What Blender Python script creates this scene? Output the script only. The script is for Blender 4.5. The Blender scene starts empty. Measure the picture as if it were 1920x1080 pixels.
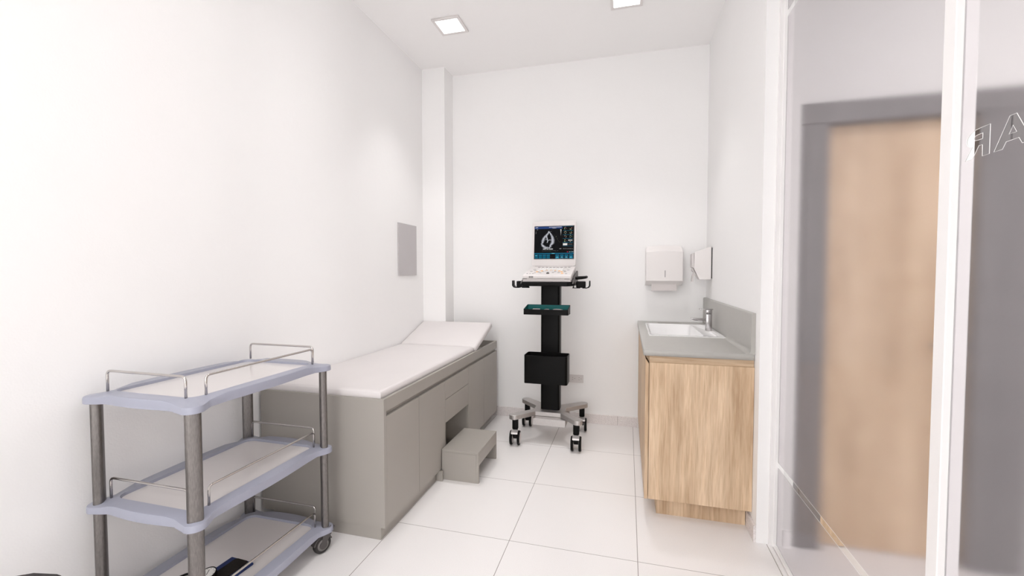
import bpy, bmesh, math, random
from mathutils import Vector, Matrix
random.seed(7)
PI = math.pi
D = bpy.data
C = D.collections.new('room'); bpy.context.scene.collection.children.link(C)
sc = bpy.context.scene

# ------------------------------------------------------------------ materials
def lin(r, g, b):
    f = lambda c: (c/255/12.92) if c/255 <= .04045 else ((c/255+.055)/1.055)**2.4
    return (f(r), f(g), f(b), 1)
def mat(name, col, rough=.5, metal=0, spec=.5, var=0.03, vscale=6, bump=0, bscale=60, stretch=(1,1,1), **kw):
    m = D.materials.new(name); m.use_nodes = True
    nt = m.node_tree; N = nt.nodes; L = nt.links
    b = N['Principled BSDF']
    b.inputs['Roughness'].default_value = rough
    b.inputs['Metallic'].default_value = metal
    b.inputs['Specular IOR Level'].default_value = spec
    for k, v in kw.items(): b.inputs[k].default_value = v
    tc = N.new('ShaderNodeTexCoord'); mp = N.new('ShaderNodeMapping'); mp.inputs['Scale'].default_value = stretch
    L.new(tc.outputs['Object'], mp.inputs['Vector'])
    nz = N.new('ShaderNodeTexNoise'); nz.inputs['Scale'].default_value = vscale; nz.inputs['Detail'].default_value = 1
    L.new(mp.outputs[0], nz.inputs['Vector'])
    rp = N.new('ShaderNodeValToRGB')
    rp.color_ramp.elements[0].position = .3; rp.color_ramp.elements[1].position = .7
    rp.color_ramp.elements[0].color = [c*(1-var) for c in col[:3]]+[1]
    rp.color_ramp.elements[1].color = [min(1, c*(1+var)) for c in col[:3]]+[1]
    L.new(nz.outputs['Fac'], rp.inputs[0]); L.new(rp.outputs[0], b.inputs['Base Color'])
    if bump:
        n2 = N.new('ShaderNodeTexNoise'); n2.inputs['Scale'].default_value = bscale; n2.inputs['Detail'].default_value = 2
        L.new(mp.outputs[0], n2.inputs['Vector'])
        bp = N.new('ShaderNodeBump'); bp.inputs['Strength'].default_value = bump; bp.inputs['Distance'].default_value = .01
        L.new(n2.outputs['Fac'], bp.inputs['Height']); L.new(bp.outputs[0], b.inputs['Normal'])
    return m

def wall_mat():
    m = mat('painted_plaster', (.912, .903, .900), .75, spec=.3, var=.004, vscale=2)
    nt = m.node_tree; N = nt.nodes; L = nt.links; b = N['Principled BSDF']
    tc = N.new('ShaderNodeTexCoord')
    n1 = N.new('ShaderNodeTexNoise'); n1.inputs['Scale'].default_value = 24; n1.inputs['Detail'].default_value = 2
    n2 = N.new('ShaderNodeTexNoise'); n2.inputs['Scale'].default_value = 160; n2.inputs['Detail'].default_value = 0
    v = N.new('ShaderNodeTexVoronoi'); v.inputs['Scale'].default_value = 7
    for n in (n1, n2, v): L.new(tc.outputs['Object'], n.inputs['Vector'])
    a = N.new('ShaderNodeMath'); a.operation = 'MULTIPLY_ADD'; a.inputs[1].default_value = .35
    L.new(n2.outputs['Fac'], a.inputs[0]); L.new(n1.outputs['Fac'], a.inputs[2])
    mr = N.new('ShaderNodeMapRange'); mr.inputs[1].default_value = 0; mr.inputs[2].default_value = .06; mr.inputs[3].default_value = -.5; mr.inputs[4].default_value = 0
    L.new(v.outputs['Distance'], mr.inputs[0])
    ad = N.new('ShaderNodeMath'); ad.operation = 'ADD'; L.new(a.outputs[0], ad.inputs[0]); L.new(mr.outputs[0], ad.inputs[1])
    bp = N.new('ShaderNodeBump'); bp.inputs['Strength'].default_value = .16; bp.inputs['Distance'].default_value = .004
    L.new(ad.outputs[0], bp.inputs['Height']); L.new(bp.outputs[0], b.inputs['Normal'])
    return m

def floor_mat():
    m = mat('porcelain_tiles', (.865, .843, .838), .33, spec=.5, var=.012, vscale=1.5)
    nt = m.node_tree; N = nt.nodes; L = nt.links; b = N['Principled BSDF']
    base = b.inputs['Base Color'].links[0].from_socket
    g = N.new('ShaderNodeNewGeometry'); s = N.new('ShaderNodeSeparateXYZ'); L.new(g.outputs['Position'], s.inputs[0])
    outs = []
    for ax, off, per in (('X', .059, .6125), ('Y', 2.027, .602)):
        a = N.new('ShaderNodeMath'); a.operation = 'SUBTRACT'; a.inputs[1].default_value = off - per/2 - 20*per; L.new(s.outputs[ax], a.inputs[0])
        w = N.new('ShaderNodeMath'); w.operation = 'MODULO'; w.inputs[1].default_value = per; L.new(a.outputs[0], w.inputs[0])
        c = N.new('ShaderNodeMath'); c.operation = 'SUBTRACT'; c.inputs[1].default_value = per/2; L.new(w.outputs[0], c.inputs[0])
        ab = N.new('ShaderNodeMath'); ab.operation = 'ABSOLUTE'; L.new(c.outputs[0], ab.inputs[0])
        lt = N.new('ShaderNodeMath'); lt.operation = 'LESS_THAN'; lt.inputs[1].default_value = .0016 if ax == 'X' else .0013; L.new(ab.outputs[0], lt.inputs[0])
        outs.append(lt)
    mx = N.new('ShaderNodeMath'); mx.operation = 'MAXIMUM'; L.new(outs[0].outputs[0], mx.inputs[0]); L.new(outs[1].outputs[0], mx.inputs[1])
    sp = N.new('ShaderNodeTexNoise'); sp.inputs['Scale'].default_value = 350; sp.inputs['Detail'].default_value = 1
    L.new(g.outputs['Position'], sp.inputs['Vector'])
    mr = N.new('ShaderNodeMapRange'); mr.inputs[1].default_value = .35; mr.inputs[2].default_value = .65; mr.inputs[3].default_value = .97; mr.inputs[4].default_value = 1.03
    L.new(sp.outputs['Fac'], mr.inputs[0])
    mu = N.new('ShaderNodeVectorMath'); mu.operation = 'SCALE'; L.new(base, mu.inputs[0]); L.new(mr.outputs[0], mu.inputs['Scale'])
    mix = N.new('ShaderNodeMix'); mix.data_type = 'RGBA'; L.new(mx.outputs[0], mix.inputs['Factor'])
    L.new(mu.outputs[0], mix.inputs['A']); mix.inputs['B'].default_value = (.30, .27, .255, 1)
    L.new(mix.outputs['Result'], b.inputs['Base Color'])
    return m

def terrazzo_mat():
    m = mat('speckled_tile', (.8, .76, .75), .5, spec=.4, var=.02)
    nt = m.node_tree; N = nt.nodes; L = nt.links; b = N['Principled BSDF']
    tc = N.new('ShaderNodeTexCoord'); n = N.new('ShaderNodeTexNoise'); n.inputs['Scale'].default_value = 170; n.inputs['Detail'].default_value = 3
    L.new(tc.outputs['Object'], n.inputs['Vector'])
    r = N.new('ShaderNodeValToRGB'); e = r.color_ramp.elements
    e[0].position = .33; e[0].color = (.60, .55, .54, 1); e[1].position = .5; e[1].color = (.82, .77, .76, 1)
    L.new(n.outputs['Fac'], r.inputs[0]); L.new(r.outputs[0], b.inputs['Base Color'])
    return m

def wood_mat(name, axis='Z', dark=1.0):
    m = D.materials.new(name); m.use_nodes = True
    nt = m.node_tree; N = nt.nodes; L = nt.links; b = N['Principled BSDF']; b.inputs['Roughness'].default_value = .55
    b.inputs['Specular IOR Level'].default_value = .3
    g = N.new('ShaderNodeNewGeometry'); mp = N.new('ShaderNodeMapping')
    L.new(g.outputs['Position'], mp.inputs['Vector'])
    mp.inputs['Scale'].default_value = (1, 1, .07) if axis == 'Z' else (.07, 1, 1)
    n0 = N.new('ShaderNodeTexNoise'); n0.inputs['Scale'].default_value = 2.2; n0.inputs['Detail'].default_value = 2
    L.new(mp.outputs[0], n0.inputs['Vector'])
    ds = N.new('ShaderNodeVectorMath'); ds.operation = 'SCALE'; ds.inputs['Scale'].default_value = .12; L.new(n0.outputs['Color'], ds.inputs[0])
    ad = N.new('ShaderNodeVectorMath'); ad.operation = 'ADD'; L.new(mp.outputs[0], ad.inputs[0]); L.new(ds.outputs[0], ad.inputs[1])
    n1 = N.new('ShaderNodeTexNoise'); n1.inputs['Scale'].default_value = 13; n1.inputs['Detail'].default_value = 3; n1.inputs['Roughness'].default_value = .6
    n2 = N.new('ShaderNodeTexNoise'); n2.inputs['Scale'].default_value = 130; n2.inputs['Detail'].default_value = 4
    n3 = N.new('ShaderNodeTexNoise'); n3.inputs['Scale'].default_value = 40; n3.inputs['Detail'].default_value = 3
    for n in (n1, n2, n3): L.new(ad.outputs[0], n.inputs['Vector'])
    def ramp(src, p0, p1, c0, c1):
        r = N.new('ShaderNodeValToRGB'); e = r.color_ramp.elements
        e[0].position = p0; e[1].position = p1; e[0].color = c0; e[1].color = c1; L.new(src, r.inputs[0]); return r
    k = dark
    r1 = ramp(n1.outputs['Fac'], .35, .66, (.55*k, .395*k, .26*k, 1), (.78*k, .605*k, .43*k, 1))
    r2 = ramp(n2.outputs['Fac'], .32, .62, (.84, .79, .74, 1), (1, 1, 1, 1))
    r3 = ramp(n3.outputs['Fac'], .35, .65, (.88, .86, .84, 1), (1.06, 1.06, 1.06, 1))
    m1 = N.new('ShaderNodeMix'); m1.data_type = 'RGBA'; m1.blend_type = 'MULTIPLY'; m1.inputs['Factor'].default_value = 1
    L.new(r1.outputs[0], m1.inputs['A']); L.new(r2.outputs[0], m1.inputs['B'])
    m2 = N.new('ShaderNodeMix'); m2.data_type = 'RGBA'; m2.blend_type = 'MULTIPLY'; m2.inputs['Factor'].default_value = 1
    L.new(m1.outputs['Result'], m2.inputs['A']); L.new(r3.outputs[0], m2.inputs['B'])
    L.new(m2.outputs['Result'], b.inputs['Base Color'])
    bp = N.new('ShaderNodeBump'); bp.inputs['Strength'].default_value = .1; bp.inputs['Distance'].default_value = .001
    L.new(n2.outputs['Fac'], bp.inputs['Height']); L.new(bp.outputs[0], b.inputs['Normal'])
    return m

def emit_mat(name, col, s):
    m = mat(name, col, .5, var=.002)
    b = m.node_tree.nodes['Principled BSDF']
    b.inputs['Emission Color'].default_value = col; b.inputs['Emission Strength'].default_value = s
    return m
def glass_mat(name, rough=0, ior=1.45, col=(1, 1, 1, 1), milky=0):
    m = D.materials.new(name); m.use_nodes = True
    nt = m.node_tree; N = nt.nodes; L = nt.links
    N.remove(N['Principled BSDF']); out = N['Material Output']
    g = N.new('ShaderNodeBsdfRefraction' if milky else 'ShaderNodeBsdfGlass'); g.inputs['IOR'].default_value = ior; g.inputs['Color'].default_value = col
    tc = N.new('ShaderNodeTexCoord'); nz = N.new('ShaderNodeTexNoise'); nz.inputs['Scale'].default_value = 3
    L.new(tc.outputs['Object'], nz.inputs['Vector'])
    mr = N.new('ShaderNodeMapRange'); mr.inputs[3].default_value = rough*.98; mr.inputs[4].default_value = rough*1.02
    L.new(nz.outputs['Fac'], mr.inputs[0]); L.new(mr.outputs[0], g.inputs['Roughness'])
    if milky:
        t = N.new('ShaderNodeBsdfTranslucent'); t.inputs['Color'].default_value = (.9, .88, .9, 1)
        mx = N.new('ShaderNodeMixShader'); mx.inputs[0].default_value = milky
        L.new(g.outputs[0], mx.inputs[1]); L.new(t.outputs[0], mx.inputs[2]); L.new(mx.outputs[0], out.inputs[0])
    else: L.new(g.outputs[0], out.inputs[0])
    return m

M = dict(
    wall=wall_mat(), floor=floor_mat(), terrazzo=terrazzo_mat(),
    ceil=mat('ceiling_paint', (.955, .943, .94), .8, spec=.2, var=.004),
    white=mat('white_aluminium', (.88, .86, .855), .4, spec=.4, var=.01),
    grey_lam=mat('grey_laminate', (.375, .35, .318), .45, spec=.4, var=.02, vscale=3),
    vinyl=mat('white_vinyl', (.70, .665, .66), .5, spec=.3, var=.008, bump=.03, bscale=150),
    stone=mat('grey_solid_surface', (.415, .402, .378), .38, spec=.45, var=.012, vscale=30),
    stone_dark=mat('dark_grey_disc', (.34, .32, .295), .4, spec=.4, var=.02),
    oak=wood_mat('oak_veneer'), oak_h=wood_mat('oak_veneer_horizontal', 'X', .82), oak_d=wood_mat('oak_door_veneer', 'Z', 1.0),
    ceramic=mat('white_ceramic', (.88, .87, .87), .12, spec=.5, var=.004, **{'Coat Weight': .4}),
    chrome=mat('satin_chrome', (.42, .40, .40), .18, metal=1, var=.02),
    steel=mat('brushed_steel', (.56, .535, .525), .42, metal=.85, var=.06, vscale=300),
    post=mat('brushed_aluminium', (.21, .195, .187), .38, metal=1, var=.12, vscale=300, bump=.05, bscale=600, stretch=(1, 1, .2)),
    rod=mat('polished_steel', (.60, .57, .55), .16, metal=1, var=.03),
    lavender=mat('lavender_grey_plastic', (.345, .355, .43), .32, spec=.5, var=.01),
    tray_white=mat('glossy_white_sheet', (.70, .665, .655), .12, spec=.5, var=.004),
    black=mat('matt_black_plastic', (.007, .0065, .0065), .45, spec=.10, var=.1),
    black2=mat('satin_black_metal', (.005, .0047, .0047), .38, spec=.10, var=.1),
    rubber=mat('dark_rubber', (.035, .032, .031), .6, spec=.3, var=.08),
    dgrey=mat('dark_grey_plastic', (.09, .082, .080), .45, spec=.4, var=.05),
    seat=mat('charcoal_vinyl', (.055, .048, .05), .6, spec=.2, var=.04),
    mgrey=mat('mid_grey_plastic', (.20, .185, .182), .45, spec=.4, var=.05),
    teal=mat('teal_liner', (.004, .14, .135), .45, spec=.3, var=.04),
    machine=mat('white_machine_plastic', (.70, .665, .655), .4, spec=.4, var=.008),
    machine_b=mat('grey_white_machine_plastic', (.52, .485, .478), .45, spec=.4, var=.008),
    key_w=mat('white_keys', (.85, .83, .82), .4, var=.005),
    key_g=mat('grey_keys', (.33, .31, .31), .5, var=.02),
    key_o=mat('orange_keys', (.85, .48, .20), .5, var=.02),
    paper=mat('white_paper', (.72, .675, .665), .8, spec=.1, var=.01),
    disp=mat('white_dispenser_plastic', (.80, .765, .755), .3, spec=.45, var=.005),
    disp_t=mat('pale_window_plastic', (.66, .625, .615), .25, spec=.45, var=.005),
    panel=mat('flat_grey_panel', (.50, .475, .48), .35, spec=.4, var=.01),
    navy=mat('navy_nylon', (.018, .035, .13), .7, spec=.3, var=.15, vscale=40, bump=.15, bscale=120),
    pad=mat('charcoal_velcro', (.022, .019, .017), .9, spec=.1, var=.15, vscale=120),
    dial=mat('white_dial', (.80, .78, .75), .4, var=.01),
    jamb=mat('taupe_laminate', (.185, .172, .175), .45, spec=.4, var=.06, vscale=12, stretch=(1, 1, .1)),
    wall2=mat('corridor_plaster', (.73, .72, .712), .75, spec=.2, var=.01),
    lamp=emit_mat('lamp_diffuser', (1, .99, .98, 1), 9),
    glass=glass_mat('clear_glass', 0, 1.12),
    frost=glass_mat('frosted_film', .14, 1.26, (.98, .965, .975, 1), .06),
    edge=mat('film_cut_edge', (.9, .89, .88), .4, var=.01),
)

# ------------------------------------------------------------------ mesh helpers
def bx(bm, x0, x1, y0, y1, z0, z1, bev=0, seg=2):
    r = bmesh.ops.create_cube(bm, size=1)
    vs = r['verts']
    for v in vs: v.co = Vector((x0+(v.co.x+.5)*(x1-x0), y0+(v.co.y+.5)*(y1-y0), z0+(v.co.z+.5)*(z1-z0)))
    if bev:
        es = list({e for v in vs for e in v.link_edges})
        bmesh.ops.bevel(bm, geom=es, offset=bev, segments=seg, affect='EDGES', profile=.5)
    return vs
def prism(bm, pts, axis, a0, a1, bev=0, seg=2, capbev=True):
    """extrude closed polygon. axis 'z': pts (x,y); 'y': pts (x,z); 'x': pts (y,z)"""
    def mk(p, a):
        return {'z': Vector((p[0], p[1], a)), 'y': Vector((p[0], a, p[1])), 'x': Vector((a, p[0], p[1]))}[axis]
    lo = [bm.verts.new(mk(p, a0)) for p in pts]; hi = [bm.verts.new(mk(p, a1)) for p in pts]
    n = len(pts); fs = [bm.faces.new(lo[::-1]), bm.faces.new(hi)]
    caps = list(fs)
    for i in range(n): fs.append(bm.faces.new((lo[i], lo[(i+1) % n], hi[(i+1) % n], hi[i])))
    bmesh.ops.recalc_face_normals(bm, faces=fs)
    if bev:
        es = list({e for f in caps for e in f.edges})
        bmesh.ops.bevel(bm, geom=es, offset=bev, segments=seg, affect='EDGES', profile=.5)
def rrect(x0, x1, y0, y1, r, n=5):
    out = []
    for cx, cy, a0 in ((x1-r, y1-r, 0), (x0+r, y1-r, 90), (x0+r, y0+r, 180), (x1-r, y0+r, 270)):
        for i in range(n+1):
            a = math.radians(a0+90*i/n); out.append((cx+r*math.cos(a), cy+r*math.sin(a)))
    return out
def circ(cx, cy, r, n=24, ry=None, a0=0):
    return [(cx+r*math.cos(a0+2*PI*i/n), cy+(ry or r)*math.sin(a0+2*PI*i/n)) for i in range(n)]
def tube(bm, pts, r, n=10, closed=False, cap=True):
    pts = [Vector(p) for p in pts]; m = len(pts); rings = []
    prev = None
    for i, p in enumerate(pts):
        if closed: t = (pts[(i+1) % m]-pts[i-1]).normalized()
        else: t = (pts[min(i+1, m-1)]-pts[max(i-1, 0)]).normalized()
        if prev is None:
            u = t.orthogonal().normalized()
        else:
            u = (prev-t*prev.dot(t)).normalized()
        prev = u; w = t.cross(u)
        rr = r[i] if isinstance(r, (list, tuple)) else r
        rings.append([bm.verts.new(p+(u*math.cos(2*PI*k/n)+w*math.sin(2*PI*k/n))*rr) for k in range(n)])
    fs = []
    for i in range(m if closed else m-1):
        a = rings[i]; b = rings[(i+1) % m]
        for k in range(n): fs.append(bm.faces.new((a[k], a[(k+1) % n], b[(k+1) % n], b[k])))
    if not closed and cap:
        fs.append(bm.faces.new(rings[0][::-1])); fs.append(bm.faces.new(rings[-1]))
    for f in fs: f.smooth = True
    bmesh.ops.recalc_face_normals(bm, faces=fs)
def fillet(pts, r, n=5):
    """round the corners of a 3-D polyline"""
    P = [Vector(p) for p in pts]; out = [P[0]]
    for i in range(1, len(P)-1):
        a = (P[i-1]-P[i]).normalized(); b = (P[i+1]-P[i]).normalized()
        p0 = P[i]+a*r; p2 = P[i]+b*r
        for k in range(n+1):
            t = k/n; out.append(p0*(1-t)**2+P[i]*2*t*(1-t)+p2*t*t)
    out.append(P[-1]); return out
def lathe(bm, prof, cx, cy, z0=0, n=28, axis='z', cz=0):
    """prof: (r, h) list"""
    rings = []
    for r, h in prof:
        ring = []
        for k in range(n):
            a = 2*PI*k/n; c, s = r*math.cos(a), r*math.sin(a)
            if axis == 'z': co = (cx+c, cy+s, z0+h)
            elif axis == 'x': co = (cx+h, cy+c, cz+s)
            else: co = (cx+c, cy+h, cz+s)
            ring.append(bm.verts.new(co))
        rings.append(ring)
    fs = []
    for i in range(len(rings)-1):
        for k in range(n): fs.append(bm.faces.new((rings[i][k], rings[i][(k+1) % n], rings[i+1][(k+1) % n], rings[i+1][k])))
    fs.append(bm.faces.new(rings[0][::-1])); fs.append(bm.faces.new(rings[-1]))
    for f in fs[:-2]: f.smooth = True
    bmesh.ops.recalc_face_normals(bm, faces=fs)
def fill2d(polys, z0, z1):
    """even-odd filled polygons (with holes) as a slab; returns bmesh in xy"""
    cu = D.curves.new('tmp', 'CURVE'); cu.dimensions = '2D'; cu.fill_mode = 'BOTH'; cu.extrude = abs(z1-z0)/2
    for poly in polys:
        s = cu.splines.new('POLY'); s.points.add(len(poly)-1)
        for p, q in zip(s.points, poly): p.co = (q[0], q[1], 0, 1)
        s.use_cyclic_u = True
    o = D.objects.new('tmp', cu); C.objects.link(o)
    dg = bpy.context.evaluated_depsgraph_get(); me = D.meshes.new_from_object(o.evaluated_get(dg))
    D.objects.remove(o); D.curves.remove(cu)
    bm = bmesh.new(); bm.from_mesh(me); D.meshes.remove(me)
    bmesh.ops.remove_doubles(bm, verts=bm.verts, dist=1e-6)
    for v in bm.verts: v.co.z += (z0+z1)/2
    bmesh.ops.recalc_face_normals(bm, faces=bm.faces)
    return bm
ORG = {}
def obj(name, bm, m, parent=None, label=None, smooth=None, kind=None):
    me = D.meshes.new(name)
    if smooth:
        for f in bm.faces: f.smooth = True
        if smooth is not True:
            for e in bm.edges:
                if len(e.link_faces) == 2 and e.calc_face_angle(0) > math.radians(smooth): e.smooth = False
    org = ORG.get(parent.name, Vector()) if parent else Vector()
    bm.transform(Matrix.Translation(-org))
    bm.to_mesh(me); bm.free(); me.materials.append(m)
    o = D.objects.new(name, me); C.objects.link(o)
    if parent: o.parent = parent
    ORG[o.name] = org
    if label: o['label'] = label
    if kind: o['kind'] = kind
    return o
def thing(name, label, cat, loc, group=None):
    o = D.objects.new(name, None); C.objects.link(o); o.location = loc; o.empty_display_size = .05
    o['label'] = label; o['category'] = cat
    if group: o['group'] = group
    ORG[o.name] = Vector(loc)
    return o
def tag(o, label, cat, group=None):
    o['label'] = label; o['category'] = cat
    if group: o['group'] = group
    return o
def B(*a, **k):
    bm = bmesh.new(); bx(bm, *a, **k); return bm
def dup(root, loc, label):
    r = root.copy(); C.objects.link(r); r.location = loc; r['label'] = label
    def rec(s, d):
        for ch in list(s.children):
            c = ch.copy(); C.objects.link(c); c.parent = d; rec(ch, c)
    rec(root, r); return r
def S(name, bm, m, parent=None, label=None): return obj(name, bm, m, parent, label, kind=None if parent else 'structure')

# ------------------------------------------------------------------ room shell
XL, XR, YF, ZC = -1.817, .625, 3.836, 3.166
YB = -2.6
XN = -1.9      # the left wall steps back beside the trolley
XE = 3.2
S('floor', B(XN-.15, XE+.15, YB-.15, YF+.15, -.1, 0), M['floor'])
S('ceiling', B(XN-.15, XE+.15, YB-.15, YF+.15, ZC, ZC+.1), M['ceil'])
def wall_x(y):      # plaster face of the left wall: it eases back beside the trolley
    t = max(0, min(1, (2.55-y)/.75)); return XL+(XN-XL)*(1-math.cos(PI*t))/2
S('wall_left', B(XN-.15, XN, YB, 1.80, 0, ZC), M['wall'])
S('wall_left', B(XN-.15, XL, 2.55, YF+.14, 0, ZC), M['wall'])
bm = bmesh.new(); ys = [1.80+.75*i/48 for i in range(49)]
prism(bm, [(XN-.15, 2.55), (XN-.15, 1.80)]+[(wall_x(y), y) for y in ys], 'z', 0, ZC)
S('wall_left', bm, M['wall'])
S('wall_corner', B(XL, -1.597, 3.645, YF+.14, 0, ZC), M['wall'])
S('wall_far', B(-1.597, XR+.1, YF, YF+.14, 0, ZC), M['wall'])
bm = bmesh.new(); prism(bm, [(XR, 2.325), (.738, 2.325), (.738, YF), (XR, YF)], 'z', 0, ZC)
S('wall_right', bm, M['wall'])
# speckled baseboards
bm = bmesh.new()
jx = [-1.597, -1.272, -.67, -.069, .11]
for a, b in zip(jx[:-1], jx[1:]): bx(bm, a+.001, b-.001, YF-.012, YF, 0, .083, bev=.0015, seg=1)
S('baseboard_far', bm, M['terrazzo'])
bm = bmesh.new(); bx(bm, XR-.012, XR, 2.325, 2.468, 0, .083, bev=.0015, seg=1)
S('baseboard_right', bm, M['terrazzo'])
bm = bmesh.new(); bx(bm, XN, XN+.012, YB, 1.80, 0, .083)
S('baseboard_left', bm, M['terrazzo'])
# unseen rear wall; its wide window is added to let soft daylight in
bm = bmesh.new()
bx(bm, XN, XE, YB-.12, YB, 0, .25); bx(bm, XN, XE, YB-.12, YB, 3.0, ZC)
bx(bm, XN, XN+.15, YB-.12, YB, .25, 3.0); bx(bm, XE-.15, XE, YB-.12, YB, .25, 3.0); bx(bm, .6, .8, YB-.12, YB, .25, 3.0)
S('wall_back', bm, M['wall'])
w = D.objects.new('added_rear_window', None); C.objects.link(w); w['kind'] = 'structure'; ORG[w.name] = Vector()
bm = bmesh.new()
for x0, x1 in ((XN+.15, .6), (.8, XE-.15)):
    for xa in [x0+(x1-x0)*i/3 for i in range(4)]: bx(bm, xa-.02, xa+.02, YB-.08, YB-.03, .25, 3.0)
    bx(bm, x0, x1, YB-.08, YB-.03, .25, .29); bx(bm, x0, x1, YB-.08, YB-.03, 2.96, 3.0)
S('added_window_frame', bm, M['white'], w)

# next room, seen through the frosted glass
S('wall_corridor', (lambda b: (bx(b, .7385, .7835, 2.325, 2.45, 0, ZC), bx(b, .7835, .79, 2.35, 2.45, 0, ZC), bx(b, 1.69, XE, 2.35, 2.45, 0, ZC), bx(b, .79, 1.69, 2.35, 2.45, 2.10, ZC), b)[-1])(bmesh.new()), M['wall2'])
S('wall_side', B(XE, XE+.1, YB, 2.45, 0, ZC), M['wall2'])
S('baseboard_corridor', (lambda b: (bx(b, .745, .779, 2.313, 2.325, 0, .083), bx(b, 1.705, XE, 2.338, 2.35, 0, .083), b)[-1])(bmesh.new()), M['white'])
dr = D.objects.new('door_1', None); C.objects.link(dr); dr['kind'] = 'structure'; ORG[dr.name] = Vector()
bm = bmesh.new()
for x0, x1, y in ((.784, .812, 2.334), (.812, .858, 2.329), (.858, .903, 2.333), (1.462, 1.568, 2.333), (1.568, 1.596, 2.328), (1.596, 1.70, 2.333)):
    bx(bm, x0-.002, x1+.002, y, 2.44, 0, 2.02, bev=.003, seg=1)
bx(bm, .784, 1.70, 2.3275, 2.44, 2.02, 2.115, bev=.003, seg=1)
S('door_frame', bm, M['jamb'], dr)
bm = bmesh.new(); bx(bm, .904, 1.4615, 2.385, 2.425, .008, 2.018, bev=.002, seg=1)
S('door_leaf', bm, M['oak_d'], dr)
bm = bmesh.new(); bx(bm, 1.39, 1.44, 2.377, 2.386, .98, 1.03, bev=.002); tube(bm, fillet([(1.415, 2.38, 1.005), (1.415, 2.335, 1.005), (1.325, 2.335, 1.005)], .012), .008)
# handle is hidden behind the mullion in the picture
S('door_handle', bm, M['chrome'], dr)

# frosted glass partition
w = D.objects.new('window_1', None); C.objects.link(w); w['kind'] = 'structure'; ORG[w.name] = Vector()
GX = .709; YA, YM0, YM1, YP0 = 2.305, 1.19, 1.229, .06
bm = bmesh.new(); bx(bm, .694, .738, YA, 2.3245, 0, ZC, bev=.002, seg=1); bx(bm, .678, .6945, 2.309, 2.3245, 0, ZC)
S('frame_post', bm, M['white'], w)
bm = bmesh.new(); bx(bm, .694, .738, YM0, YM1, .012, ZC, bev=.002, seg=1)
S('mullion', bm, M['white'], w)
bm = bmesh.new(); bx(bm, .694, .738, YP0-.04, YP0, .012, ZC, bev=.002, seg=1)
S('mullion', bm, M['white'], w)
bm = bmesh.new(); bx(bm, .694, .738, YP0-.04, YA, 0, .012, bev=.002, seg=1); bx(bm, .675, .69, YP0-.04, 2.32, 0, .005)
S('frame_track', bm, M['white'], w)
def pane(y0, y1, letters):
    p = S('glass_pane', B(GX, GX+.006, y0+.0005, y1-.0005, .0125, ZC-.001), M['glass'], w)
    yl, yr = y0+.002, y1-.002
    polys = [[(yl, .015), (yr, .015), (yr, .392), (yl, .392)], [(yl, .4207), (yr, .4207), (yr, 2.515), (yl, 2.515)], [(yl, 2.546), (yr, 2.546), (yr, ZC-.002), (yl, ZC-.002)]]
    polys += letters
    bm = fill2d(polys, 0, .0008)
    for v in bm.verts: v.co = Vector((GX-.0009+v.co.z*.9, v.co.x, v.co.y))
    bmesh.ops.recalc_face_normals(bm, faces=bm.faces)
    S('frosted_film', bm, M['frost'], p)
    bm = bmesh.new()
    for z in (.392, .4207, 2.515, 2.546): tube(bm, [(GX-.0012, yl, z), (GX-.0012, yr, z)], .00055, 6)
    for l in letters: tube(bm, [(GX-.0012, a, b) for a, b in l], .00055, 6, closed=True)
    S('film_edge', bm, M['edge'], p, 'thin white cut line of the frosted film')
LR = [(1.1059, 1.631), (1.1059, 1.571), (1.1241, 1.571), (1.1246, 1.5945), (1.1338, 1.5952), (1.1504, 1.571), (1.1718, 1.571), (1.1535, 1.5964), (1.1600, 1.5985), (1.1644, 1.6016), (1.1676, 1.606), (1.1684, 1.6115), (1.1672, 1.617), (1.1635, 1.622), (1.1560, 1.627), (1.1466, 1.6299), (1.1301, 1.631)]
LRh = [(1.1246, 1.6185), (1.1368, 1.6187), (1.146, 1.6172), (1.1482, 1.6125), (1.1459, 1.6082), (1.1362, 1.607), (1.1246, 1.607)]
LA = [(1.0597, 1.631), (1.0445, 1.631), (1.0094, 1.571), (1.0300, 1.571), (1.0377, 1.5834), (1.066, 1.5834), (1.0742, 1.571), (1.0948, 1.571)]
LAh = [(1.0518, 1.6109), (1.0603, 1.596), (1.0431, 1.596)]
pane(YM1, YA, [])
pane(YP0, YM0, [LR, LRh, LA, LAh])
S('wall_partition', B(.68, .76, YB, YP0-.04, 0, ZC), M['wall'])

# ------------------------------------------------------------------ ceiling lights
def ceiling_light(cx, cy, label):
    t = thing('ceiling_light', label, 'ceiling light', (cx, cy, ZC), 'square recessed ceiling lights')
    h = .106; i = .086
    bm = fill2d([[(cx-h, cy-h), (cx+h, cy-h), (cx+h, cy+h), (cx-h, cy+h)], [(cx-i, cy-i), (cx+i, cy-i), (cx+i, cy+i), (cx-i, cy+i)]], ZC-.012, ZC-.0005)
    obj('light_frame', bm, M['disp'], t)
    obj('diffuser', B(cx-i+.0005, cx+i-.0005, cy-i+.0005, cy+i-.0005, ZC-.008, ZC-.001), M['lamp'], t, 'glowing diffuser of the added fill panel')
    return t
l1 = ceiling_light(-1.286, 3.05, 'square white ceiling light nearest the left wall and corner pillar')
dup(l1, (-.02, 3.05, ZC), 'square white ceiling light towards the right wall, cut by the picture top')

# ------------------------------------------------------------------ examination couch
ct = thing('examination_couch', 'long grey laminate examination couch with white mattress along the left wall', 'examination couch', (-1.48, 2.8, 0))
G = M['grey_lam']
bm = bmesh.new()
XB = -1.165
bx(bm, -1.883, XB+.02, 1.862, 1.8835, .064, .708)                     # end panel
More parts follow.
